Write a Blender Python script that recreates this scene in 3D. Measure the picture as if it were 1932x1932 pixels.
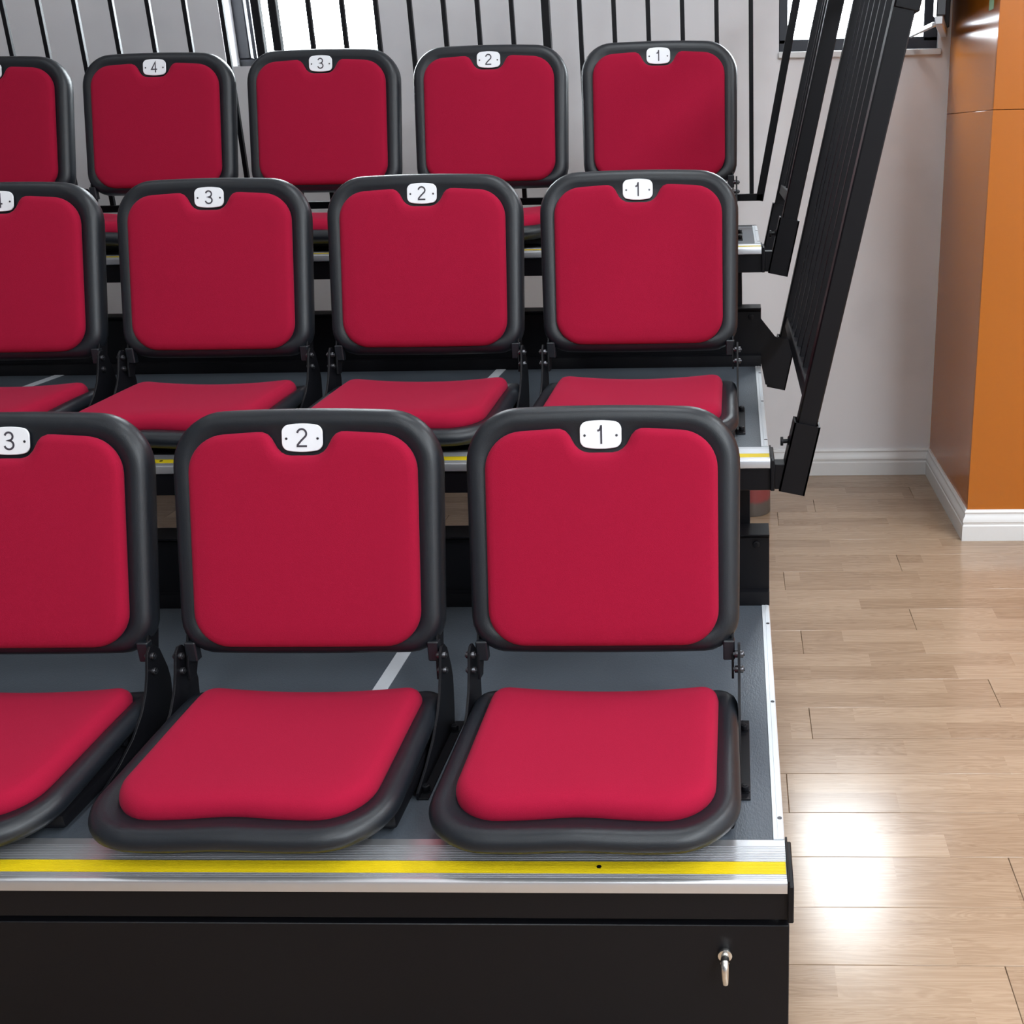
import bpy, bmesh, math, random
from mathutils import Vector, Matrix
random.seed(4)
scene = bpy.context.scene
for o in list(bpy.data.objects):
    bpy.data.objects.remove(o)

# ------------------------------------------------------------------ camera
cam_d = bpy.data.cameras.new('camera')
cam = bpy.data.objects.new('camera', cam_d)
scene.collection.objects.link(cam)
RT = Vector((0.9993, 0.0306, -0.0193)); UP = Vector((0.0081, 0.3307, 0.9437)); FW = Vector((-0.0352, 0.9432, -0.3302))
M = Matrix.Identity(4)
for i in range(3):
    M[i][0] = RT[i]; M[i][1] = UP[i]; M[i][2] = -FW[i]
M.translation = (0.2997, -1.2335, 1.3099)
cam.matrix_world = M
cam_d.sensor_width = 36.0
cam_d.lens = 38.122
cam_d.shift_x = -0.18639
cam_d.shift_y = 0.00147
cam_d.clip_start = 0.02
scene.camera = cam

# ------------------------------------------------------------------ light and exposure
scene.view_settings.view_transform = 'Standard'
scene.view_settings.look = 'None'
scene.view_settings.gamma = 1.0
scene.view_settings.exposure = 0.58
scene.view_settings.use_curve_mapping = False
cy = scene.cycles
cy.max_bounces = 7; cy.diffuse_bounces = 4; cy.glossy_bounces = 3; cy.transparent_max_bounces = 6
cy.caustics_reflective = False; cy.caustics_refractive = False
cy.use_adaptive_sampling = True; cy.adaptive_threshold = 0.03
world = bpy.data.worlds.new('overcast_sky'); scene.world = world
world.use_nodes = True
bg = world.node_tree.nodes['Background']
bg.inputs[0].default_value = (0.90, 0.95, 1.0, 1); bg.inputs[1].default_value = 26.0

def area(name, loc, rot, sx, sy, power, col=(1, 1, 1), portal=False):
    d = bpy.data.lights.new(name, 'AREA'); d.shape = 'RECTANGLE'; d.size = sx; d.size_y = sy
    d.energy = power; d.color = col
    if portal: d.cycles.is_portal = True
    o = bpy.data.objects.new(name, d); scene.collection.objects.link(o)
    o.location = loc; o.rotation_euler = rot
    return o
ROOM_H = 3.1
for lx, pw in ((-2.2, 3), (0.0, 12), (2.2, 40)):
    for ly, k in ((-3.4, 2.5), (-1.2, 1.15), (1.0, 0.95)):
        area('ceiling_lamp_light', (lx, ly, ROOM_H - 0.03), (0, 0, 0), 0.6, 1.2, pw * k, (0.87, 0.95, 1.0))
area('window_portal', (-1.27, 3.2, 2.02), (math.radians(-90), 0, 0), 0.57, 0.92, 1, portal=True)
area('window_portal', (0.735, 3.2, 2.02), (math.radians(-90), 0, 0), 0.57, 0.92, 1, portal=True)

# ------------------------------------------------------------------ materials
def new_mat(name):
    m = bpy.data.materials.new(name); m.use_nodes = True
    nt = m.node_tree
    return m, nt, nt.nodes['Principled BSDF']

def simple(name, col, rough=0.5, metal=0.0, bump=0.0, bscale=200.0, var=0.0, vscale=4.0, sheen=0.0, coat=0.0, spec=0.5):
    m, nt, b = new_mat(name)
    b.inputs['Base Color'].default_value = (*col, 1); b.inputs['Roughness'].default_value = rough
    b.inputs['Metallic'].default_value = metal
    b.inputs['Specular IOR Level'].default_value = spec
    if sheen:
        b.inputs['Sheen Weight'].default_value = sheen; b.inputs['Sheen Roughness'].default_value = 0.5
        b.inputs['Sheen Tint'].default_value = (1.0, 0.55, 0.7, 1)
    if coat:
        b.inputs['Coat Weight'].default_value = coat; b.inputs['Coat Roughness'].default_value = 0.08
    tc = nt.nodes.new('ShaderNodeTexCoord')
    if bump:
        n = nt.nodes.new('ShaderNodeTexNoise'); n.inputs['Scale'].default_value = bscale; n.inputs['Detail'].default_value = 3
        nt.links.new(tc.outputs['Object'], n.inputs['Vector'])
        bp = nt.nodes.new('ShaderNodeBump'); bp.inputs['Strength'].default_value = bump; bp.inputs['Distance'].default_value = 0.002
        nt.links.new(n.outputs['Fac'], bp.inputs['Height']); nt.links.new(bp.outputs['Normal'], b.inputs['Normal'])
    if var:
        n2 = nt.nodes.new('ShaderNodeTexNoise'); n2.inputs['Scale'].default_value = vscale; n2.inputs['Detail'].default_value = 6
        nt.links.new(tc.outputs['Object'], n2.inputs['Vector'])
        mx = nt.nodes.new('ShaderNodeMix'); mx.data_type = 'RGBA'
        mx.inputs['A'].default_value = (*[c * (1 - var) for c in col], 1)
        mx.inputs['B'].default_value = (*[min(1, c * (1 + var)) for c in col], 1)
        nt.links.new(n2.outputs['Fac'], mx.inputs['Factor']); nt.links.new(mx.outputs['Result'], b.inputs['Base Color'])
    return m

def fabric():
    m, nt, b = new_mat('red_wool_fabric')
    tc = nt.nodes.new('ShaderNodeTexCoord')
    v = nt.nodes.new('ShaderNodeTexNoise'); v.inputs['Scale'].default_value = 900; v.inputs['Detail'].default_value = 2
    nt.links.new(tc.outputs['Object'], v.inputs['Vector'])
    cr = nt.nodes.new('ShaderNodeMix'); cr.data_type = 'RGBA'
    cr.inputs['A'].default_value = (0.26, 0.0045, 0.024, 1); cr.inputs['B'].default_value = (0.38, 0.0075, 0.040, 1)
    nt.links.new(v.outputs['Fac'], cr.inputs['Factor']); nt.links.new(cr.outputs['Result'], b.inputs['Base Color'])
    b.inputs['Roughness'].default_value = 0.95; b.inputs['Specular IOR Level'].default_value = 0.15
    b.inputs['Sheen Weight'].default_value = 0.06; b.inputs['Sheen Roughness'].default_value = 0.45
    b.inputs['Sheen Tint'].default_value = (1.0, 0.35, 0.6, 1)
    bp = nt.nodes.new('ShaderNodeBump'); bp.inputs['Strength'].default_value = 0.25; bp.inputs['Distance'].default_value = 0.001
    nt.links.new(v.outputs['Fac'], bp.inputs['Height']); nt.links.new(bp.outputs['Normal'], b.inputs['Normal'])
    return m

def wood():
    m, nt, b = new_mat('oak_plank')
    tc = nt.nodes.new('ShaderNodeTexCoord'); oi = nt.nodes.new('ShaderNodeObjectInfo')
    mul = nt.nodes.new('ShaderNodeVectorMath'); mul.operation = 'SCALE'; mul.inputs[0].default_value = (37.0, 0.0, 11.0)
    nt.links.new(oi.outputs['Random'], mul.inputs['Scale'])
    add = nt.nodes.new('ShaderNodeVectorMath'); add.operation = 'ADD'
    nt.links.new(tc.outputs['Object'], add.inputs[0]); nt.links.new(mul.outputs[0], add.inputs[1])
    br = nt.nodes.new('ShaderNodeTexBrick'); br.offset = 0.43; br.squash = 1.0
    br.inputs['Color1'].default_value = (0, 0, 0, 1); br.inputs['Color2'].default_value = (1, 1, 1, 1)
    br.inputs['Mortar Size'].default_value = 0.0; br.inputs['Scale'].default_value = 1.0
    br.inputs['Brick Width'].default_value = 0.37; br.inputs['Row Height'].default_value = 0.0714
    sh = nt.nodes.new('ShaderNodeVectorMath'); sh.operation = 'ADD'; sh.inputs[1].default_value = (0, 7.14, 0)
    nt.links.new(add.outputs[0], sh.inputs[0]); nt.links.new(sh.outputs[0], br.inputs['Vector'])
    # grain shifted per strip
    bs = nt.nodes.new('ShaderNodeVectorMath'); bs.operation = 'MULTIPLY_ADD'
    bs.inputs[1].default_value = (13, 13, 13)
    nt.links.new(br.outputs['Color'], bs.inputs[0]); nt.links.new(add.outputs[0], bs.inputs[2])
    mp = nt.nodes.new('ShaderNodeMapping'); mp.inputs['Scale'].default_value = (1.6, 17, 8)
    nt.links.new(bs.outputs[0], mp.inputs['Vector'])
    n1 = nt.nodes.new('ShaderNodeTexNoise'); n1.inputs['Scale'].default_value = 1.6; n1.inputs['Detail'].default_value = 5; n1.inputs['Distortion'].default_value = 1.2
    nt.links.new(mp.outputs[0], n1.inputs['Vector'])
    # cathedral grain lines from contour bands of a soft noise
    sn = nt.nodes.new('ShaderNodeMath'); sn.operation = 'MULTIPLY'; sn.inputs[1].default_value = 62.0
    nt.links.new(n1.outputs['Fac'], sn.inputs[0])
    si = nt.nodes.new('ShaderNodeMath'); si.operation = 'SINE'; nt.links.new(sn.outputs[0], si.inputs[0])
    mp2 = nt.nodes.new('ShaderNodeMapping'); mp2.inputs['Scale'].default_value = (6, 220, 60)
    nt.links.new(bs.outputs[0], mp2.inputs['Vector'])
    n2 = nt.nodes.new('ShaderNodeTexNoise'); n2.inputs['Scale'].default_value = 1.0; n2.inputs['Detail'].default_value = 3
    nt.links.new(mp2.outputs[0], n2.inputs['Vector'])
    # total factor
    f1 = nt.nodes.new('ShaderNodeMath'); f1.operation = 'MULTIPLY_ADD'; f1.inputs[1].default_value = 0.27; f1.inputs[2].default_value = 0.25
    nt.links.new(br.outputs['Color'], f1.inputs[0])
    f2 = nt.nodes.new('ShaderNodeMath'); f2.operation = 'MULTIPLY_ADD'; f2.inputs[1].default_value = 0.08
    nt.links.new(si.outputs[0], f2.inputs[0]); nt.links.new(f1.outputs[0], f2.inputs[2])
    f3 = nt.nodes.new('ShaderNodeMath'); f3.operation = 'MULTIPLY_ADD'; f3.inputs[1].default_value = 0.5
    nt.links.new(n2.outputs['Fac'], f3.inputs[0]); nt.links.new(f2.outputs[0], f3.inputs[2])
    rp = nt.nodes.new('ShaderNodeValToRGB')
    e = rp.color_ramp.elements; e[0].position = 0.1; e[0].color = (0.175, 0.098, 0.053, 1); e[1].position = 0.95; e[1].color = (0.43, 0.308, 0.212, 1)
    nt.links.new(f3.outputs[0], rp.inputs['Fac']); nt.links.new(rp.outputs['Color'], b.inputs['Base Color'])
    b.inputs['Roughness'].default_value = 0.2
    bp = nt.nodes.new('ShaderNodeBump'); bp.inputs['Strength'].default_value = 0.06; bp.inputs['Distance'].default_value = 0.001
    nt.links.new(n2.outputs['Fac'], bp.inputs['Height']); nt.links.new(bp.outputs['Normal'], b.inputs['Normal'])
    return m

def deck_mat():
    m, nt, b = new_mat('grey_vinyl_deck')
    tc = nt.nodes.new('ShaderNodeTexCoord'); mp = nt.nodes.new('ShaderNodeMapping'); mp.inputs['Scale'].default_value = (420, 150, 300)
    nt.links.new(tc.outputs['Object'], mp.inputs['Vector'])
    n = nt.nodes.new('ShaderNodeTexNoise'); n.inputs['Scale'].default_value = 1.0; n.inputs['Detail'].default_value = 2
    nt.links.new(mp.outputs[0], n.inputs['Vector'])
    n2 = nt.nodes.new('ShaderNodeTexNoise'); n2.inputs['Scale'].default_value = 5; n2.inputs['Detail'].default_value = 4
    nt.links.new(tc.outputs['Object'], n2.inputs['Vector'])
    mx = nt.nodes.new('ShaderNodeMix'); mx.data_type = 'RGBA'
    mx.inputs['A'].default_value = (0.055, 0.066, 0.081, 1); mx.inputs['B'].default_value = (0.09, 0.105, 0.125, 1)
    nt.links.new(n2.outputs['Fac'], mx.inputs['Factor']); nt.links.new(mx.outputs['Result'], b.inputs['Base Color'])
    b.inputs['Roughness'].default_value = 0.38
    bp = nt.nodes.new('ShaderNodeBump'); bp.inputs['Strength'].default_value = 0.5; bp.inputs['Distance'].default_value = 0.001
    nt.links.new(n.outputs['Fac'], bp.inputs['Height']); nt.links.new(bp.outputs['Normal'], b.inputs['Normal'])
    return m

def wall_mat():
    m, nt, b = new_mat('painted_plaster')
    tc = nt.nodes.new('ShaderNodeTexCoord')
    n = nt.nodes.new('ShaderNodeTexNoise'); n.inputs['Scale'].default_value = 2.3; n.inputs['Detail'].default_value = 6
    nt.links.new(tc.outputs['Object'], n.inputs['Vector'])
    rp = nt.nodes.new('ShaderNodeValToRGB'); e = rp.color_ramp.elements
    e[0].position = 0.28; e[0].color = (0.70, 0.69, 0.71, 1); e[1].position = 0.5; e[1].color = (0.79, 0.78, 0.80, 1)
    nt.links.new(n.outputs['Fac'], rp.inputs['Fac']); nt.links.new(rp.outputs['Color'], b.inputs['Base Color'])
    b.inputs['Roughness'].default_value = 0.7
    n2 = nt.nodes.new('ShaderNodeTexNoise'); n2.inputs['Scale'].default_value = 160
    nt.links.new(tc.outputs['Object'], n2.inputs['Vector'])
    bp = nt.nodes.new('ShaderNodeBump'); bp.inputs['Strength'].default_value = 0.08; bp.inputs['Distance'].default_value = 0.001
    nt.links.new(n2.outputs['Fac'], bp.inputs['Height']); nt.links.new(bp.outputs['Normal'], b.inputs['Normal'])
    return m

def glass_mat():
    m, nt, b = new_mat('window_glass')
    out = nt.nodes['Material Output']; nt.nodes.remove(b)
    tr = nt.nodes.new('ShaderNodeBsdfTransparent'); tr.inputs[0].default_value = (0.96, 0.98, 0.98, 1)
    gl = nt.nodes.new('ShaderNodeBsdfGlossy'); gl.inputs['Roughness'].default_value = 0.02
    mx = nt.nodes.new('ShaderNodeMixShader'); mx.inputs[0].default_value = 0.05
    nt.links.new(tr.outputs[0], mx.inputs[1]); nt.links.new(gl.outputs[0], mx.inputs[2]); nt.links.new(mx.outputs[0], out.inputs[0])
    return m

def drum_mat():
    m, nt, b = new_mat('scuffed_red_paint')
    tc = nt.nodes.new('ShaderNodeTexCoord'); sp = nt.nodes.new('ShaderNodeSeparateXYZ')
    nt.links.new(tc.outputs['Object'], sp.inputs[0])
    n = nt.nodes.new('ShaderNodeTexNoise'); n.inputs['Scale'].default_value = 40; n.inputs['Detail'].default_value = 5
    nt.links.new(tc.outputs['Object'], n.inputs['Vector'])
    ad = nt.nodes.new('ShaderNodeMath'); ad.operation = 'MULTIPLY_ADD'; ad.inputs[1].default_value = 0.03
    nt.links.new(n.outputs['Fac'], ad.inputs[0]); nt.links.new(sp.outputs['Z'], ad.inputs[2])
    rp = nt.nodes.new('ShaderNodeValToRGB'); e = rp.color_ramp.elements
    e[0].position = 0.062; e[0].color = (0.10, 0.085, 0.075, 1); e[1].position = 0.072; e[1].color = (0.22, 0.045, 0.045, 1)
    nt.links.new(ad.outputs[0], rp.inputs['Fac']); nt.links.new(rp.outputs['Color'], b.inputs['Base Color'])
    b.inputs['Roughness'].default_value = 0.35
    return m

MAT = dict(
    plastic=simple('black_moulded_plastic', (0.008, 0.0105, 0.0148), 0.40, bump=0.12, bscale=700),
    steel=simple('black_powder_coat', (0.005, 0.005, 0.0068), 0.42, spec=0.22, bump=0.05, bscale=500),
    pin=simple('dark_zinc', (0.10, 0.10, 0.11), 0.28, metal=0.9),
    alu=simple('brushed_aluminium', (0.74, 0.75, 0.78), 0.33, metal=0.85, bump=0.04, bscale=300),
    trim=simple('anodised_trim', (0.70, 0.74, 0.78), 0.4, metal=0.35, var=0.06, vscale=9),
    yellow=simple('yellow_rubber', (0.70, 0.53, 0.008), 0.45, var=0.08, vscale=20),
    red=fabric(), deck=deck_mat(), wood=wood(), wall=wall_mat(), glass=glass_mat(), drum=drum_mat(),
    fill_cut_wall=simple('grey_fill_cut_wall', (0.26, 0.27, 0.30), 0.8, bump=0.1, bscale=50),  # grey made up for the unseen left and front walls, to cut bounce light
    plate=simple('white_enamel_plate', (0.86, 0.88, 0.92), 0.25),
    ink=simple('grey_print', (0.05, 0.045, 0.06), 0.5),
    chrome=simple('polished_steel', (0.75, 0.74, 0.70), 0.22, metal=1.0),
    white=simple('white_gloss_paint', (0.74, 0.74, 0.74), 0.35, var=0.03, vscale=6),
    ceil=simple('ceiling_paint', (0.75, 0.75, 0.75), 0.8, bump=0.05, bscale=60),
    orange=simple('orange_lacquer', (0.44, 0.128, 0.011), 0.2, bump=0.01, bscale=9, spec=0.5),
    frame=simple('dark_window_frame', (0.02, 0.022, 0.03), 0.35, bump=0.02, bscale=90),
    tape=simple('pale_joint_strip', (0.52, 0.54, 0.58), 0.45, var=0.1, vscale=30),
    green=simple('green_paper', (0.30, 0.52, 0.28), 0.6, var=0.05, vscale=40),
)

# ------------------------------------------------------------------ mesh helpers
COL = scene.collection
class MB:
    def __init__(s): s.bm = bmesh.new()
    def box(s, x0, x1, y0, y1, z0, z1, bevel=0.0, seg=1):
        r = bmesh.ops.create_cube(s.bm, size=1.0); vs = r['verts']
        bmesh.ops.scale(s.bm, vec=(x1 - x0, y1 - y0, z1 - z0), verts=vs)
        bmesh.ops.translate(s.bm, vec=((x0 + x1) / 2, (y0 + y1) / 2, (z0 + z1) / 2), verts=vs)
        if bevel:
            es = list({e for v in vs for e in v.link_edges})
            bmesh.ops.bevel(s.bm, geom=es, offset=bevel, segments=seg, profile=0.5, affect='EDGES')
        return s
    def prism(s, pts, axis, a0, a1, bevel=0.0):
        """pts 2D polygon in the plane normal to axis (x: (y,z); y: (x,z); z: (x,y)), extruded a0..a1"""
        def P(p, a):
            return {'x': (a, p[0], p[1]), 'y': (p[0], a, p[1]), 'z': (p[0], p[1], a)}[axis]
        v0 = [s.bm.verts.new(P(p, a0)) for p in pts]; v1 = [s.bm.verts.new(P(p, a1)) for p in pts]
        n = len(pts); fs = [s.bm.faces.new(v0), s.bm.faces.new(v1[::-1])]
        for i in range(n):
            fs.append(s.bm.faces.new((v0[i], v1[i], v1[(i + 1) % n], v0[(i + 1) % n])))
        bmesh.ops.recalc_face_normals(s.bm, faces=fs)
        if bevel:
            es = list({e for f in fs[:2] for e in f.edges})
            bmesh.ops.bevel(s.bm, geom=es, offset=bevel, segments=1, profile=0.5, affect='EDGES')
        return s
    def bar(s, p0, p1, wx, wy, ref=(0, 1, 0), bevel=0.0):
        """square bar from p0 to p1; wy measured along ref, wx across"""
        p0, p1 = Vector(p0), Vector(p1); d = (p1 - p0).normalized()
        r = Vector(ref); r = (r - d * r.dot(d)).normalized(); q = d.cross(r)
        vs = []
        for p in (p0, p1):
            for a, b in ((-1, -1), (1, -1), (1, 1), (-1, 1)):
                vs.append(s.bm.verts.new(p + q * a * wx / 2 + r * b * wy / 2))
        fs = [s.bm.faces.new(vs[:4]), s.bm.faces.new(vs[4:][::-1])]
        for i in range(4):
            fs.append(s.bm.faces.new((vs[i], vs[4 + i], vs[4 + (i + 1) % 4], vs[(i + 1) % 4])))
        bmesh.ops.recalc_face_normals(s.bm, faces=fs)
        if bevel:
            es = list({e for f in fs for e in f.edges})
            bmesh.ops.bevel(s.bm, geom=es, offset=bevel, segments=1, profile=0.5, affect='EDGES')
        return s
    def cyl(s, p0, p1, r, n=16, r2=None, bevel=0.0):
        p0, p1 = Vector(p0), Vector(p1); d = p1 - p0
        q = d.to_track_quat('Z', 'Y').to_matrix().to_4x4(); q.translation = (p0 + p1) / 2
        g = bmesh.ops.create_cone(s.bm, cap_ends=True, segments=n, radius1=r, radius2=r if r2 is None else r2, depth=d.length, matrix=q)
        if bevel:
            es = [e for e in {e for v in g['verts'] for e in v.link_edges} if len(e.link_faces) == 2 and any(len(f.verts) > 4 for f in e.link_faces)]
            bmesh.ops.bevel(s.bm, geom=es, offset=bevel, segments=2, profile=0.5, affect='EDGES')
        return s
    def loft(s, rings, cap0=True, cap1=True, c1=None):
        R = [[s.bm.verts.new(p) for p in r] for r in rings]; n = len(R[0]); fs = []
        for a, b in zip(R, R[1:]):
            for i in range(n):
                fs.append(s.bm.faces.new((a[i], a[(i + 1) % n], b[(i + 1) % n], b[i])))
        if cap0: fs.append(s.bm.faces.new(R[0][::-1]))
        if c1 is not None:
            c = s.bm.verts.new(c1)
            for i in range(n): fs.append(s.bm.faces.new((R[-1][i], R[-1][(i + 1) % n], c)))
        elif cap1: fs.append(s.bm.faces.new(R[-1]))
        bmesh.ops.recalc_face_normals(s.bm, faces=fs)
        return s
    def mesh(s, name, mat, angle=38):
        for f in s.bm.faces: f.smooth = True
        for e in s.bm.edges:
            if len(e.link_faces) == 2:
                e.smooth = e.calc_face_angle(0) < math.radians(angle)
        me = bpy.data.meshes.new(name); s.bm.to_mesh(me); s.bm.free(); me.materials.append(mat)
        return me
    def build(s, name, mat, parent=None, angle=38, loc=None):
        o = bpy.data.objects.new(name, s.mesh(name, mat, angle)); COL.objects.link(o)
        if parent is not None: o.parent = parent
        if loc is not None: o.location = loc
        return o

def inst(name, me, parent=None, loc=(0, 0, 0), rot=None):
    o = bpy.data.objects.new(name, me); COL.objects.link(o); o.location = loc
    if parent is not None: o.parent = parent
    if rot: o.rotation_euler = rot
    return o
def thing(name, label, cat, loc=(0, 0, 0), group=None):
    o = bpy.data.objects.new(name, None); COL.objects.link(o); o.location = loc
    o.empty_display_size = 0.05
    o['label'] = label; o['category'] = cat
    if group: o['group'] = group
    return o
def struct(o): o['kind'] = 'structure'; return o
def copy_tree(o, parent=None):
    c = o.copy(); COL.objects.link(c); c.parent = parent
    for ch in list(o.children): copy_tree(ch, c)
    return c

def rounded(corners, n=8):
    """closed outline from [(x, y, radius)], rounded with arcs, counter-clockwise"""
    out = []; m = len(corners)
    for i in range(m):
        p = Vector(corners[i][:2]); r = corners[i][2]
        a = (Vector(corners[i - 1][:2]) - p).normalized(); b = (Vector(corners[(i + 1) % m][:2]) - p).normalized()
        ang = a.angle(b); t = r / math.tan(ang / 2)
        c = p + (a + b).normalized() * (r / math.sin(ang / 2))
        s0 = p + a * t - c; s1 = p + b * t - c
        a0 = math.atan2(s0.y, s0.x); a1 = math.atan2(s1.y, s1.x); d = (a1 - a0 + math.pi) % (2 * math.pi) - math.pi
        for k in range(n + 1):
            q = a0 + d * k / n; out.append((c.x + r * math.cos(q), c.y + r * math.sin(q)))
    return out
def resample(pts, n):
    P = [Vector(p) for p in pts]; P.append(P[0]); L = [0]
    for a, b in zip(P, P[1:]): L.append(L[-1] + (b - a).length)
    out = []; j = 0
    for k in range(n):
        t = L[-1] * k / n
        while L[j + 1] < t: j += 1
        s_ = (t - L[j]) / max(1e-9, L[j + 1] - L[j]); q = P[j].lerp(P[j + 1], s_); out.append((q.x, q.y))
    return out
def inset(pts, d):
    n = len(pts); out = []
    for i in range(n):
        a = Vector(pts[i - 1]); b = Vector(pts[(i + 1) % n]); t = (b - a).normalized()
        out.append((pts[i][0] - t.y * d, pts[i][1] + t.x * d))
    return out
def scaled(pts, s_, c):
    return [(c[0] + (p[0] - c[0]) * s_, c[1] + (p[1] - c[1]) * s_) for p in pts]

# ------------------------------------------------------------------ the room
YW = 2.976
XL, XRW, YF = -4.2, 3.2, -5.5
ST = 0.0
# floor: base slab plus every oak plank in view as a piece of its own
fb = MB()
PX0, PX1, PY0 = -2.4, 2.6, -0.344
fb.box(XL, XRW, YF, YW + 0.25, -0.06, -0.0105)
fb.box(XL, XRW, YF, PY0 - 0.0005, -0.0105, 0.0)
fb.box(XL, PX0, PY0, YW + 0.2, -0.0105, 0.0); fb.box(PX1, XRW, PY0, YW + 0.2, -0.0105, 0.0)
floor = struct(fb.build('floor', MAT['wood']))
PW = 0.143
joints = {-1: .73, 1: .802, 3: .393, 5: .459, 6: .918, 8: .463, 9: .784, 11: .432, 12: .805, 0: .15, 2: 1.32, 4: 1.30, 7: 1.25, 10: 1.36, 13: .30, 14: 1.1}
plank_meshes = {}
def plank_mesh(L):
    k = round(L, 4)
    if k not in plank_meshes:
        b = MB(); b.box(0.0004, L - 0.0004, 0.0004, PW - 0.0004, -0.0105, 0.0, bevel=0.0009)
        plank_meshes[k] = b.mesh('plank', MAT['wood'])
    return plank_meshes[k]
k = -4
while 0.228 + PW * k < YW:
    y = 0.228 + PW * k
    j = joints.get(k, random.uniform(0.2, 1.4))
    xs = sorted({PX0, PX1} | {round(j + 1.21 * q, 4) for q in range(-4, 4) if PX0 + .05 < j + 1.21 * q < PX1 - .05})
    for a, b in zip(xs, xs[1:]):
        inst('plank', plank_mesh(b - a), floor, (a, y, 0))
    k += 1

# back wall with two window openings
WIN = ((-1.557, -0.985), (0.448, 1.012)); WZ0, WZ1 = 1.575, 2.50
wb = MB()
wb.box(XL, XRW, YW, YW + 0.22, 0, WZ0); wb.box(XL, XRW, YW, YW + 0.22, WZ1, ROOM_H)
wb.box(XL, WIN[0][0], YW, YW + 0.22, WZ0, WZ1); wb.box(WIN[0][1], WIN[1][0], YW, YW + 0.22, WZ0, WZ1); wb.box(WIN[1][1], XRW, YW, YW + 0.22, WZ0, WZ1)
bmesh.ops.remove_doubles(wb.bm, verts=wb.bm.verts, dist=1e-5)
struct(wb.build('wall_back', MAT['wall']))
struct(MB().box(XL - 0.1, XL, YF, YW + 0.22, 0, ROOM_H).build('wall_left', MAT['fill_cut_wall']))
struct(MB().box(XRW, XRW + 0.1, YF, YW + 0.22, 0, ROOM_H).build('wall_right', MAT['wall']))
struct(MB().box(XL, XRW, YF - 0.1, YF, 0, ROOM_H).build('wall_front', MAT['fill_cut_wall']))
struct(MB().box(XL, XRW, YF, YW + 0.22, ROOM_H, ROOM_H + 0.1).build('ceiling', MAT['ceil']))

# windows
for n, (x0, x1) in enumerate(WIN, 1):
    w = bpy.data.objects.new('window_%d' % n, None); COL.objects.link(w); w.location = (0, YW, WZ0); struct(w)
    fy0, fy1 = (0.11, 0.17) if n == 1 else (0.02, 0.08)
    H = WZ1 - WZ0; t = 0.032
    MB().box(x0, x1, fy0, fy1, 0.0, t if n == 1 else .048, .003).build('bottom_rail', MAT['frame'], w)
    MB().box(x0, x1, fy0, fy1, H - t, H, .003).build('top_rail', MAT['frame'], w)
    MB().box(x0, x0 + (.045 if n == 1 else t), fy0, fy1, t, H - t, .003).build('stile', MAT['frame'], w)
    MB().box(x1 - (t if n == 1 else .05), x1, fy0, fy1, t, H - t, .003).build('stile', MAT['frame'], w)
    if n == 1:
        MB().box(x0 + 0.055, x0 + 0.068, fy0, fy1 - .01, t, H - t, .003).build('mullion', MAT['frame'], w)
        MB().box(x0 + t, x1 - t, 0.14, 0.144, t, H - t).build('pane', MAT['glass'], w)
    else:
        # fixed light on the left, open casement on the right
        xm = x1 - 0.10
        MB().box(xm - 0.02, xm, fy0, fy1, t, H - t, .003).build('mullion', MAT['frame'], w)
        MB().box(x0 + t, xm - 0.02, 0.05, 0.054, t, H - t).build('pane', MAT['glass'], w)
        MB().box(x0 - 0.002, x1 + 0.012, -0.014, fy0, -0.016, 0.006, .003).build('window_sill', MAT['white'], w)
        cs = MB()
        a = Vector((1.028, -0.012)); e = Vector((0.927, -0.50)); d = (e - a).normalized()
        def P(t_, z): q = a + d * t_; return (q.x, q.y, z)
        Lc = (e - a).length
        cs.bar(P(0, 0.055), P(Lc, 0.055), 0.026, 0.026, (0, 0, 1), .003); cs.bar(P(0, H - .03), P(Lc, H - .03), 0.03, 0.03, (0, 0, 1), .003)
        cas = cs.build('casement', MAT['alu'], w)
        MB().bar((.905, -.03, 0.046), (.918, -.47, 0.046), 0.014, 0.014, (0, 0, 1), .003).build('casement_stay', MAT['alu'], cas)
        MB().bar(P(Lc - .03, 0.068), P(Lc - .03, H - .045), 0.03, 0.06, (0, 1, 0), .003).build('casement_stile', MAT['frame'], cas)
        MB().bar(P(0.03, 0.068), P(0.03, H - .045), 0.03, 0.06, (0, 1, 0), .003).build('casement_stile', MAT['frame'], cas)
        g = MB(); g.bar(P(.05, .5 * H + .015), P(Lc - .05, .5 * H + .015), 0.006, H - .12, (0, 0, 1)); g.build('glare_block_panel', MAT['frame'], cas)  # opaque dark panel in the leaf, added to block window glare on the pillar

# orange lacquered pillar: panels are pieces
PXC, PYC = 1.056, 2.232
pil = struct(MB().box(PXC + 0.012, XRW, PYC + 0.012, YW, 0, ROOM_H).build('wall_pillar', MAT['orange']))
SEAM = 1.361
for z0, z1 in ((0.0, SEAM - .0007), (SEAM + .0007, ROOM_H)):
    MB().box(PXC, PXC + 0.012, PYC + .0012, YW, z0, z1, .0008).build('panel', MAT['orange'], pil)
    MB().box(PXC, XRW, PYC - .011, PYC, z0, z1, .0008).build('panel', MAT['orange'], pil)

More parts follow.
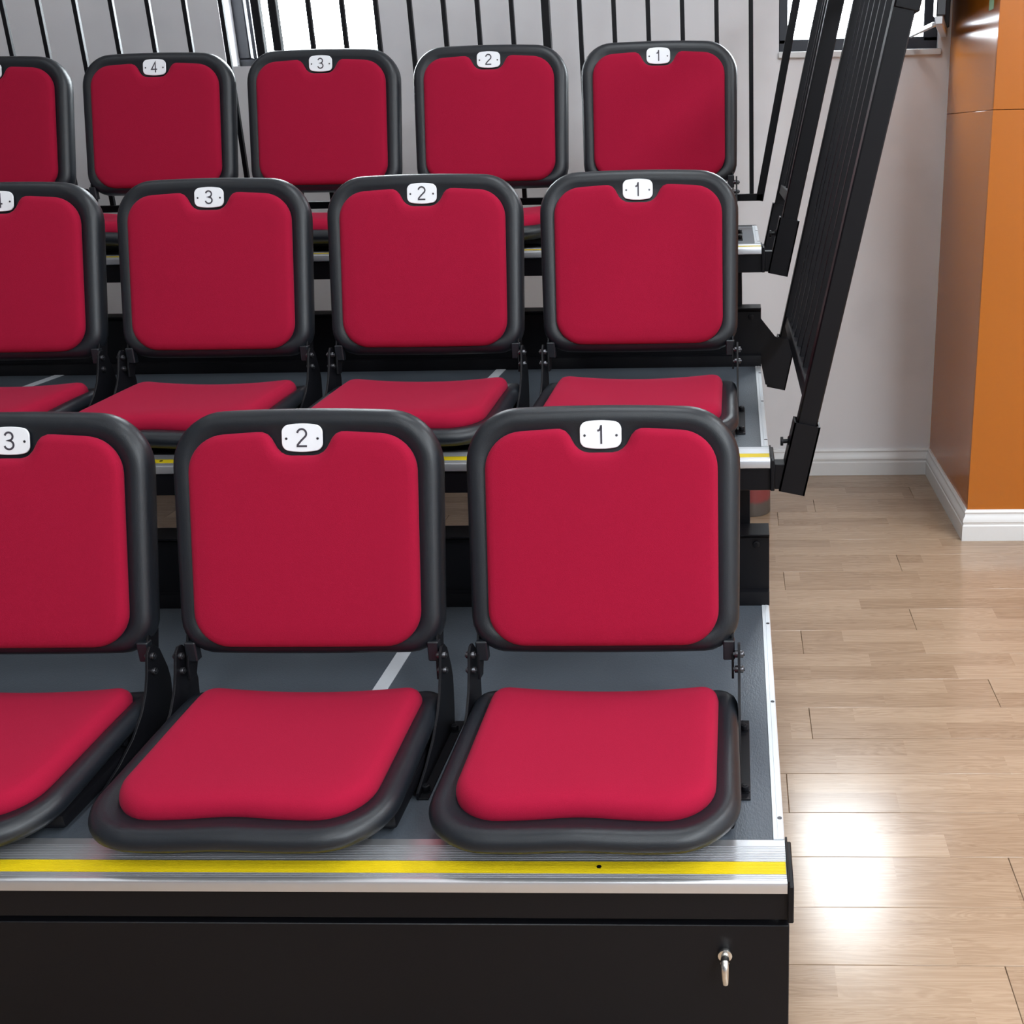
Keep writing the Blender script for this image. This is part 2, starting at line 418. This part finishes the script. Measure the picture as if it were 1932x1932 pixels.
# baseboards, moulded profile
prof = [(0, 0), (0.015, 0), (0.015, 0.052), (0.0125, 0.056), (0.0125, 0.062), (0.015, 0.066), (0.013, 0.078), (0.008, 0.086), (0.007, 0.094), (0.0095, 0.099), (0.006, 0.107), (0, 0.107)]
b = MB(); b.prism([(YW - p, z) for p, z in prof], 'x', XL, PXC); struct(b.build('baseboard_back', MAT['white'], angle=25))
b = MB()
o_ = [(PXC, YW), (PXC, PYC - .011), (XRW, PYC - .011)]
rings = []
for q in range(3):
    ring = []
    for p, z in prof:
        if q == 0: ring.append((PXC - p, YW, z))
        elif q == 1: ring.append((PXC - p, PYC - .011 - p, z))
        else: ring.append((XRW, PYC - .011 - p, z))
    rings.append(ring)
b.loft(rings); struct(b.build('baseboard_right', MAT['white'], angle=25))
# green paper slip stuck to the pillar
b = MB(); b.box(-0.0006, 0, -0.032, 0.032, -0.03, 0.03)
gp = b.build('paper_slip', MAT['green'], loc=(PXC - 0.0002, PYC + 0.1, 1.672)); gp['label'] = 'small pale green paper slip stuck high on the orange pillar'; gp['category'] = 'paper'

# ------------------------------------------------------------------ the seating tiers
TY = (0.0, 0.859, 1.6988); TZ = (0.3414, 0.6901, 1.0255)
XE = -2.75; XR = 0.359; XS = 0.0963
LEAN = 0.2147
def post_x(z, dz): return 0.431 + LEAN * (z - dz - 0.75)

tier_names = (('lowest tier of the black telescopic seating, with yellow striped nosing and front panel'),
              ('middle tier of the black telescopic seating, with yellow striped nosing'),
              ('topmost tier of the black telescopic seating, by the back wall'))
def nosing_profile():
    pts = [(0.003, -0.019), (0.0, -0.017), (0.0, -0.004), (0.0012, -0.0012), (0.004, 0.0)]
    def ridges(y0, y1):
        n = max(1, round((y1 - y0) / 0.0036)); p = (y1 - y0) / n
        for q in range(n):
            a = y0 + q * p
            pts.extend([(a + .0002, 0.0), (a + p * .5, 0.0), (a + p * .58, -0.0013), (a + p * .95, -0.0013)])
    ridges(0.0085, 0.0195)
    pts.extend([(0.0197, 0.0), (0.0199, -0.003), (0.0475, -0.003), (0.0477, 0.0)])
    ridges(0.048, 0.082)
    pts.extend([(0.0822, 0.0), (0.097, 0.0), (0.097, -0.019)])
    return pts
def insert_profile():
    pts = [(0.0201, -0.0029)]; n = 9; p = (0.0473 - 0.0201) / n
    for q in range(n):
        a = 0.0201 + q * p; pts.extend([(a + .0001, 0.0003), (a + p * .6, 0.0003), (a + p * .68, -0.0007), (a + p * .96, -0.0007)])
    pts.append((0.0473, -0.0029)); return pts

bolt_b = MB(); bolt_b.cyl((0, 0, 0), (0, 0, .0012), .0085, 16); bolt_b.cyl((0, 0, .001), (0, 0, .0105), .0066, 14, bevel=.0014); bolt_b.cyl((0, 0, .0100), (0, 0, .0112), .0032, 6)
bolt_me = bolt_b.mesh('bolt', MAT['steel'])
scr_b = MB(); scr_b.cyl((0, 0, 0), (0, 0, .0009), .0035, 12)
screw_me = scr_b.mesh('screw', MAT['pin'])

for i in range(3):
    T = thing('seating_tier', tier_names[i], 'seating platform', (0, TY[i], 0), 'tiers of the telescopic seating')
    z = TZ[i]; depth = 0.95 if i < 2 else 0.69
    # deck boards between the joint strips
    xs = [XE, -1.657, -0.377, 0.343]
    for a, c in zip(xs, xs[1:]):
        MB().box(a + .0005, c - .0005, 0.097, depth, z - .018, z).build('deck_board', MAT['deck'], T)
    for xj in (-1.657, -0.377):
        MB().box(xj - .014, xj + .014, 0.0975, depth - .02, z + .0, z + .0016, .0005).build('joint_strip', MAT['tape'], T)
    b = MB(); b.prism([(y, zz + z) for y, zz in nosing_profile()], 'x', XE, XR); nz = b.build('nosing', MAT['alu'], T, angle=30)
    b = MB(); b.prism([(y, zz + z) for y, zz in insert_profile()], 'x', XE, XR - .0008); ins = b.build('yellow_insert', MAT['yellow'], nz, angle=30)
    ins['label'] = 'ribbed yellow anti-slip strip'
    for q in range(3):
        b = MB(); b.cyl((XS - q, .0345, z - .001), (XS - q, .0345, z + .0008), .0035, 12); b.build('screw', MAT['steel'], nz)
    # right edge trim
    b = MB(); b.prism([(0.343, z - .018), (0.343, z + .0016), (0.348, z + .0016), (0.3485, z + .001), (0.3492, z + .001), (0.3497, z + .0018), (0.3547, z + .0018), (0.3552, z + .0012), (0.3572, z + .0012), (0.359, z - .001), (0.359, z - .022), (0.355, z - .022), (0.355, z - .018)], 'y', 0.0975, depth)
    tr = b.build('edge_trim', MAT['trim'], T, angle=30)
    for yy in (0.148, 0.50, 0.83):
        if yy < depth - .05: inst('screw', screw_me, tr, (0.3535, yy, z + .0015))
    # front channel under the nosing, with the end plate wrapping the nosing
    b = MB(); b.box(XE, 0.368, 0.006, 0.045, z - .066, z - .0192, .0015)
    ch = b.build('front_channel', MAT['steel'], T)
    MB().box(0.3596, 0.368, -0.002, 0.10, z - .0655, z - .001 if i else z - .004, .0015).build('end_plate', MAT['steel'], T)
    MB().box(0.3594, 0.3625, 0.0, 0.101, z - .02, z + .003, .0008).build('end_cap', MAT['steel'], T)
    # under-deck frame: side rails and cross bearers
    for xa in (0.30, -0.68, -1.68, -2.68):
        MB().box(xa - .02, xa + .02, 0.046, depth - .02, z - .064, z - .019, .001).build('bearer', MAT['steel'], T)
    # rear upstand beam
    if i < 2:
        zb = z
        pr = [(0.925, zb + .0), (0.925, zb + .012), (0.929, zb + .03), (0.942, zb + .033), (0.942, zb + .150), (0.936, zb + .156), (0.928, zb + .160), (0.928, zb + .163), (1.0, zb + .163), (1.0, zb + .158), (0.948, zb + .152), (0.948, zb + .0)]
        b = MB(); b.prism(pr, 'x', XE, 0.3595); rb = b.build('rear_beam', MAT['steel'], T, angle=25)
        for xb in (0.332, -0.68, -1.68):
            b = MB(); b.cyl((xb, 0.942, z + .137), (xb, 0.937, z + .137), .0075, 14, bevel=.001); b.cyl((xb, 0.937, z + .137), (xb, 0.9355, z + .137), .003, 6); b.build('bolt', MAT['steel'], rb)
    else:
        MB().box(XE, 0.357, depth, depth + .03, z - .066, z + .002, .0015).build('rear_beam', MAT['steel'], T)
    # legs down to the floor
    if i == 0: legs = ((0.30, 0.16), (0.30, 0.88), (-1.18, 0.88), (-2.68, 0.88))
    elif i == 1: legs = ((0.308 - .002, 0.14), (-1.18, 0.14), (-2.68, 0.14))
    else: legs = ((0.294, 0.13), (-1.18, 0.13), (-2.68, 0.13), (0.25, 0.60), (-2.6, 0.60))
    for lx, ly in legs:
        b = MB(); b.box(lx - .0135, lx + .0135, ly, ly + .04, 0.0, z - .06, .0015); b.build('leg', MAT['steel'], T)
    if i == 0:
        fp = MB().box(XE, 0.3625, 0.010, 0.030, 0.004, 0.2625, .0012).build('front_panel', MAT['steel'], T)
        # release lever: collar and hooked handle
        b = MB(); b.cyl((0.272, 0.010, 0.2155), (0.272, 0.002, 0.2155), .0105, 20, bevel=.0015); b.cyl((0.272, 0.003, 0.2155), (0.272, -0.012, 0.2155), .0062, 16)
        lv = b.build('release_lever', MAT['chrome'], fp); lv['label'] = 'small chromed release lever'
        path = [Vector((0.272, -.010, .2175)), Vector((0.272, -.0155, .2140)), Vector((0.2722, -.0175, .2065)), Vector((0.2724, -.0175, .1945)), Vector((0.2726, -.0160, .1855))]
        rings = []
        for q, p in enumerate(path):
            d = (path[min(q + 1, 4)] - path[max(q - 1, 0)]).normalized(); s1 = Vector((1, 0, 0)); s2 = d.cross(s1).normalized()
            r = (.0058, .0060, .0056, .0054, .0048)[q]
            rings.append([p + s1 * math.cos(t * math.pi / 6) * r + s2 * math.sin(t * math.pi / 6) * r for t in range(12)])
        b = MB(); b.loft(rings); b.build('lever_handle', MAT['chrome'], lv, angle=60)
    # sockets that take the side guard rail
    if i > 0:
        dz = 0.0 if i == 1 else 0.3354
        spots = [(0.004, 0.0)]
        spots.append((0.965, 0.0) if i == 1 else (0.60, 0.0))
        for sy, _ in spots:
            z0, z1 = 0.617 + dz, 0.760 + dz
            x0, x1 = post_x(z0, dz), post_x(z1, dz)
            b = MB()
            rear = sy > .5
            hw = .0265; t = .0035
            # open-topped square tube made of four walls
            n = Vector((math.cos(math.atan(LEAN)), 0, -math.sin(math.atan(LEAN))))
            for sx in (-1, 1):
                off = n * sx * (hw - t / 2)
                b.bar(Vector((x0, sy + hw, z0)) + off, Vector((x1, sy + hw, z1)) + off, 2 * hw, t, n)
                b.bar(Vector((x0, sy + hw + sx * (hw - t / 2), z0)), Vector((x1, sy + hw + sx * (hw - t / 2), z1)), t, 2 * hw, n)
            so = b.build('rail_socket', MAT['steel'], T)
            if not rear:
                MB().box(0.3682, post_x(z0 + .03, dz) - hw + .006, sy + .002, sy + .042, z - .064, z - .012, .001).build('socket_arm', MAT['steel'], T)
                zt = 0.723 + dz; xt = post_x(zt, dz) - hw
                b = MB(); b.cyl((xt + .002, sy + .02, zt), (xt - .014, sy + .02, zt - .001), .0045, 12); b.cyl((xt + .001, sy + .02, zt), (xt - .004, sy + .02, zt), .012, 14, r2=.008)
                b.cyl((xt - .013, sy + .02, zt - .001), (xt - .0185, sy + .02, zt - .001), .0095, 10, bevel=.001)
                b.build('thumb_screw', MAT['steel'], T)
            elif i == 1:
                pg = [(0.352, z + .162), (0.3585, z + .162), (0.3585, 0.820), (0.399, 0.768), (post_x(.76, 0) - .02, .76), (post_x(.632, 0) - .01, .622), (0.372, .631), (0.3585, 0.70), (0.352, 0.70)]
                MB().prism(pg, 'y', sy - .004, sy + .001).build('gusset_plate', MAT['steel'], T)
                MB().box(0.33, 0.3585, sy - .0165, sy - .0045, z + .04, z + .15, .001).build('gusset_arm', MAT['steel'], T)

# ------------------------------------------------------------------ chairs
LN = math.atan2(.4958 - .3963, .5035 - .1491); SL, CL = math.sin(LN), math.cos(LN)
HY, HZ = .3963, .1491
def B(u, v, w): return (u, HY + v * SL - w * CL, HZ + v * CL + w * SL)
def crown(pts, hw, amt, vmid):
    return [(u, v + (amt * (1 - (u / hw) ** 2) if v > vmid else -amt * .4 * (1 - (u / hw) ** 2))) for u, v in pts]
NS = 112
def shell_outline():
    hw = .2315
    return crown(resample(rounded([(-.226, .003, .060), (.226, .003, .060), (hw, .409, .088), (-hw, .409, .088)], 12), NS), hw, .008, .2)
def cushion_outline():
    hw = .1935
    raw = rounded([(-.1925, .0165, .060), (.1925, .0165, .060), (hw, .370, .062), (.058, .376, .022), (.036, .335, .030), (-.036, .335, .030), (-.058, .376, .022), (-hw, .370, .062)], 10)
    return crown(resample(raw, 150), hw, .003, .2)
def back_shell_mesh():
    o = shell_outline(); c = (0, .21); rings = []
    for d, w in ((.03, -.046), (.012, -.045), (.003, -.039), (.0, -.030), (.0, -.021), (.0025, -.012), (.0075, -.0045), (.0145, -.0008), (.022, .0), (.030, -.001), (.038, -.005)):
        rings.append([B(u, v, w) for u, v in inset(o, d)])
    last = inset(o, .038)
    for s_ in (.8, .4): rings.append([B(u, v, -.006) for u, v in scaled(last, s_, c)])
    b = MB(); b.loft(rings, c1=B(0, .21, -.006)); return b.mesh('backrest_shell', MAT['plastic'], 50)
def back_cushion_mesh():
    o = cushion_outline(); c = (0, .19); rings = []
    for d, w in ((.004, -.006), (.0005, -.002), (.0, .003), (.0012, .0075), (.0040, .0115), (.0085, .0140), (.015, .0152)):
        rings.append([B(u, v, w) for u, v in inset(o, d)])
    last = inset(o, .015)
    def puff(u, v): return .0152 + .0022 * (1 - (u / .195) ** 2) * (1 - ((v - .19) / .2) ** 2)
    rings[-1] = [B(u, v, puff(u, v)) for u, v in last]
    for s_ in (.85, .65, .45, .22): rings.append([B(u, v, puff(u, v)) for u, v in scaled(last, s_, c)])
    b = MB(); b.loft(rings, c1=B(0, .19, puff(0, .19))); return b.mesh('backrest_cushion', MAT['red'], 60)
def sm(a, b_, t): t = max(0, min(1, (t - a) / (b_ - a))); return t * t * (3 - 2 * t)
def seat_dz(x, y):
    t = (y - .01) / .40
    return .005 * math.exp(-(x / .065) ** 2) * (1 - sm(0, .4, t)) + .012 * (x / .19) ** 2 * sm(.15, .9, t) - .003 * sm(.2, .8, t) - .005 * (1 - sm(0, .3, t))
def seat_shell_mesh():
    o = resample(rounded([(-.230, .022, .095), (.230, .022, .095), (.222, .422, .042), (-.222, .422, .042)], 12), NS)
    o = [(x, y - (.010 * (1 - (x / .23) ** 2) if y < .15 else 0)) for x, y in o]
    c = (0, .22); rings = []
    for d, z in ((.06, .026), (.03, .027), (.010, .033), (.001, .043), (.0, .050), (.003, .058), (.0095, .0645), (.018, .0665), (.027, .065), (.036, .0605)):
        rings.append([(x, y, z + seat_dz(x, y)) for x, y in inset(o, d)])
    last = inset(o, .036)
    for s_ in (.8, .5, .2): rings.append([(x, y, .058 + seat_dz(x, y)) for x, y in scaled(last, s_, c)])
    b = MB(); b.loft(rings, c1=(0, .22, .058 + seat_dz(0, .22))); return b.mesh('seat_shell', MAT['plastic'], 50)
def seat_cushion_mesh():
    o = resample(rounded([(-.192, .060, .075), (.192, .060, .075), (.191, .402, .032), (-.191, .402, .032)], 12), NS)
    o = [(x, y + (.004 * math.exp(-(x / .06) ** 2) if y < .15 else 0)) for x, y in o]
    c = (0, .22); rings = []
    for d, z in ((.004, .055), (.0005, .060), (.0, .066), (.0015, .073), (.005, .080), (.011, .0855), (.019, .0882)):
        rings.append([(x, y, z + seat_dz(x, y)) for x, y in inset(o, d)])
    last = inset(o, .019)
    for s_ in (.85, .7, .5, .3, .12): rings.append([(x, y, .0895 + seat_dz(x, y)) for x, y in scaled(last, s_, c)])
    b = MB(); b.loft(rings, c1=(0, .22, .0895 + seat_dz(0, .22))); return b.mesh('seat_cushion', MAT['red'], 60)
def plate_mesh():
    hw, hh = .0345, .0195
    o = resample(rounded([(-hw, -hh, .010), (hw, -hh, .010), (hw, hh, .010), (-hw, hh, .010)], 6), 56)
    o = [(u, v + math.copysign(.0042 * (1 - (u / hw) ** 2), v) * min(1, abs(v) / hh)) for u, v in o]
    rings = [[B(u, .3675 + v, w) for u, v in inset(o, d)] for d, w in ((0, -.0005), (0, .0012), (.0008, .0020))]
    b = MB(); b.loft(rings); return b.mesh('number_plate', MAT['plate'], 40)
def digit_mesh(ch):
    def arc(cx, cy, rx, ry, a0, a1, n=14):
        return [(cx + rx * math.cos(math.radians(a0 + (a1 - a0) * q / n)), cy + ry * math.sin(math.radians(a0 + (a1 - a0) * q / n))) for q in range(n + 1)]
    S = {'1': [[(-.0052, .0062), (-.0015, .0075), (0, .0105), (.0008, .0138)], [(.0012, .0155), (.0012, -.0155)]],
         '2': [arc(0, .0068, .0076, .0076, 172, -35, 16) + [(-.002, -.0055), (-.0074, -.0118), (-.0076, -.0141), (.0082, -.0141)]],
         '3': [arc(-.0002, .0073, .0068, .0069, 165, -62, 14) + [(-.0012, .0004)] + arc(-.0002, -.0070, .0078, .0073, 75, -168, 16)],
         '4': [[(.0034, -.0155), (.0034, .0142), (-.0082, -.0064), (.0086, -.0064)]]}[ch]
    hw = .0016; b = MB()
    for st in S:
        P = [Vector(p) for p in st]; L, R = [], []
        for q, p in enumerate(P):
            t0 = (P[q] - P[q - 1]).normalized() if q else (P[1] - P[0]).normalized()
            t1 = (P[q + 1] - P[q]).normalized() if q + 1 < len(P) else t0
            t = (t0 + t1); t = t.normalized() if t.length > 1e-6 else t0
            n = Vector((-t.y, t.x)); k = hw / max(.35, n.dot(Vector((-t0.y, t0.x))))
            L.append(p + n * k); R.append(p - n * k)
        vt = [[b.bm.verts.new(B(a.x, .3675 + a.y, w)) for a in side] for side in (L, R) for w in (.0026, .0018)]
        for q in range(len(P) - 1):
            b.bm.faces.new((vt[0][q], vt[0][q + 1], vt[2][q + 1], vt[2][q]))
            b.bm.faces.new((vt[0][q], vt[1][q], vt[1][q + 1], vt[0][q + 1])); b.bm.faces.new((vt[2][q], vt[2][q + 1], vt[3][q + 1], vt[3][q]))
        for q in (0, -1): b.bm.faces.new((vt[0][q], vt[2][q], vt[3][q], vt[1][q]))
    bmesh.ops.recalc_face_normals(b.bm, faces=b.bm.faces)
    return b.mesh('numeral', MAT['ink'], 30)
BR = [(.386, .158), (.397, .166), (.410, .164), (.424, .150), (.437, .110), (.440, .085), (.432, .04), (.420, .0), (.195, .0), (.195, .012), (.25, .026), (.30, .046), (.338, .072), (.360, .098), (.374, .125)]
def bracket_mesh(side):
    b = MB(); x = side * .2256
    b.prism(BR, 'x', x - .0022, x + .0022, .0005)
    a, c = sorted((x, x + side * .0165))
    b.box(a, c, .195, .432, 0.0, .003, .0006)
    return b.mesh('bracket', MAT['steel'], 25)
def arm_mesh(side):
    b = MB(); x = side * .2150
    pts = [(-.012, -.040), (.010, -.044), (.014, -.020), (.013, .02), (.006, .06), (-.003, .13), (-.018, .15), (-.026, .13), (-.024, .05), (-.020, -.01)]
    q = [(HY + v * SL - (w - .022) * CL, HZ + v * CL + (w - .022) * SL) for w, v in pts]
    b.prism(q, 'x', x - .002, x + .002, .0005)
    return b.mesh('hinge_arm', MAT['steel'], 25)
def pin_mesh(side):
    b = MB(); x = side * .2256
    for y, z in ((HY, HZ), (HY - .004, HZ - .026)):
        b.cyl((x - .0075, y, z), (x + .0075, y, z), .0062, 12, bevel=.0012); b.cyl((x - .0095, y, z), (x + .0095, y, z), .003, 8)
    return b.mesh('pivot_pin', MAT['pin'], 35)
def stop_mesh(side):
    b = MB(); a, c = sorted((side * .199, side * .2185))
    b.box(a, c, HY + .008, HY + .026, HZ - .016, HZ + .02, .002); return b.mesh('stop_block', MAT['plastic'], 30)
def screw_plate(side):
    b = MB(); p0 = Vector(B(side * .0265, .366, .0012)); p1 = Vector(B(side * .0265, .366, .0030)); b.cyl(p0, p1, .0026, 12, r2=.0018); return b.mesh('screw', MAT['pin'], 35)

def shade_box_mesh():  # dark box added beneath each seat to darken the gaps between chairs
    b = MB(); b.box(-.219, .219, .11, .405, .006, .030, .006, 2); b.box(-.214, .214, .30, .405, .028, .052, .004)
    return b.mesh('under_seat_shade_box', MAT['steel'], 30)
me_shade_box = shade_box_mesh()
me_bs, me_bc, me_ss, me_sc, me_pl = back_shell_mesh(), back_cushion_mesh(), seat_shell_mesh(), seat_cushion_mesh(), plate_mesh()
me_dig = {c: digit_mesh(c) for c in '1234'}
me_side = {s_: (bracket_mesh(s_), arm_mesh(s_), pin_mesh(s_), stop_mesh(s_), screw_plate(s_)) for s_ in (-1, 1)}
X1 = 0.0687
rowname = ('front', 'middle', 'back')
def chair(row, n):
    num = ('rightmost', 'second from the right', 'third from the right', 'fourth from the right', 'leftmost, half cut off')[n - 1]
    lab = 'red cushioned black folding chair, %s in the %s row' % (num, rowname[row])
    if n < 5: lab += ', plate %d' % n
    C = thing('folding_chair', lab, 'chair', (X1 - .5 * (n - 1), TY[row], TZ[row]), 'red folding chairs on the tiers')
    bs = inst('backrest_shell', me_bs, C); inst('backrest_cushion', me_bc, bs)
    ss = inst('seat_shell', me_ss, C); inst('seat_cushion', me_sc, ss)
    inst('under_seat_shade_box', me_shade_box, C)
    pl = inst('number_plate', me_pl, C)
    pl['label'] = 'white number plate' + (' reading %d' % n if n < 5 else '')
    if n < 5: inst('numeral', me_dig[str(n)], pl)
    for s_ in (-1, 1):
        br, ar, pn, stp, sc = me_side[s_]
        inst('screw', sc, pl)
        k_ = inst('bracket', br, C); inst('stop_block', stp, C); a_ = inst('hinge_arm', ar, C); inst('pivot_pin', pn, a_)
        for yy in (.217, .400): inst('bolt', bolt_me, k_, (s_ * .2335, yy, .003))
for row, cnt in ((0, 3), (1, 4), (2, 5)):
    for n in range(1, cnt + 1): chair(row, n)

# ------------------------------------------------------------------ side guard rails, leaning outwards
def side_rail(label, dz, y0, y1, ys, ztop, zl):
    G = thing('guard_rail', label, 'railing', (0, 0, 0), 'side guard rails')
    def pt(y, z): return (post_x(z, dz), y, z)
    for y in (y0, y1):
        MB().bar(pt(y, zl), pt(y, ztop), .040, .040, (0, 1, 0), .003).build('post', MAT['steel'], G)
    zr = 0.806 + dz
    MB().bar(pt(y0 + .02, zr), pt(y1 - .02, zr), .028, .028, (LEAN, 0, 1), .002).build('bottom_rail', MAT['steel'], G)
    MB().bar(pt(y0 - .026, ztop), pt(y1 + .026, ztop), .052, .044, (LEAN, 0, 1), .006).build('hand_rail', MAT['steel'], G)
    b = MB(); b.bar(pt(0, zr + .012), pt(0, ztop - .01), .016, .016, (0, 1, 0), .001); me = b.mesh('baluster', MAT['steel'])
    for y in ys: inst('baluster', me, G, (0, y, 0))
    zc = 1.509 + dz
    MB().bar((post_x(zc, dz) + .0035, y0, zc), (post_x(zc + .05, dz) + .0035, y0, zc + .05), .047, .044, (0, 1, 0), .003).build('collar', MAT['steel'], G)
side_rail('black outward leaning guard rail beside the middle row', 0.0, 0.89, 1.85, (1.015, 1.085 + .055, 1.21 + .055, 1.335 + .055, 1.46 + .055, 1.585 + .055, 1.715 + .02), 1.70, 0.625)
side_rail('black outward leaning guard rail beside the back row, near the right window', 0.3354, 1.73, 2.325, (1.85, 1.97, 2.09, 2.21), 1.87, 0.96)

# ------------------------------------------------------------------ railing along the back of the top tier
YB = 2.392
def back_rail(label, posts, bals, x0, x1, lean_end=None):
    G = thing('back_railing', label, 'railing', (0, YB, 0), 'railings behind the back row')
    zt = 2.05
    MB().box(x0, x1, -.011, .011, 1.1045, 1.1265, .0015).build('bottom_rail', MAT['steel'], G)
    MB().box(x0, x1 + (.12 if lean_end else 0), -.02, .02, zt, zt + .04, .004).build('hand_rail', MAT['steel'], G)
    b = MB(); b.box(-.0068, .0068, -.0068, .0068, 1.126, zt, .0008); me = b.mesh('baluster', MAT['steel'])
    for x in bals: inst('baluster', me, G, (x, 0, 0))
    for x in posts: MB().box(x - .0125, x + .0125, -.0125, .0125, TZ[2] - .06, zt, .0015).build('post', MAT['steel'], G)
    if lean_end:
        z0 = 1.1045; MB().bar((0.3665, 0, z0), (0.3665 + .1945 * (zt - z0), 0, zt), .0235, .022, (0, 1, 0), .0015).build('end_post', MAT['steel'], G)
sp = .1046
xs_ = [0.3418 - sp * q for q in range(0, 14) if q != 6]
back_rail('black vertical bar railing behind chairs one to three of the back row', (-0.2855, -1.1275), xs_, -1.14, 0.378, True)
back_rail('black vertical bar railing behind chairs four and five of the back row', (-1.181, -2.68), [-1.2895 - .1145 * q for q in range(12)], -2.69, -1.168)

# ------------------------------------------------------------------ red cylinder under the tiers
b = MB(); b.cyl((0, 0, 0), (0, 0, .17), .072, 40, bevel=.003); b.cyl((0, 0, .168), (0, 0, .172), .066, 40)
dr = b.build('metal_drum', MAT['drum'], loc=(.335, 2.535, 0)); dr['label'] = 'scuffed red and grey cylinder on the wooden floor under the tiers'; dr['category'] = 'drum'
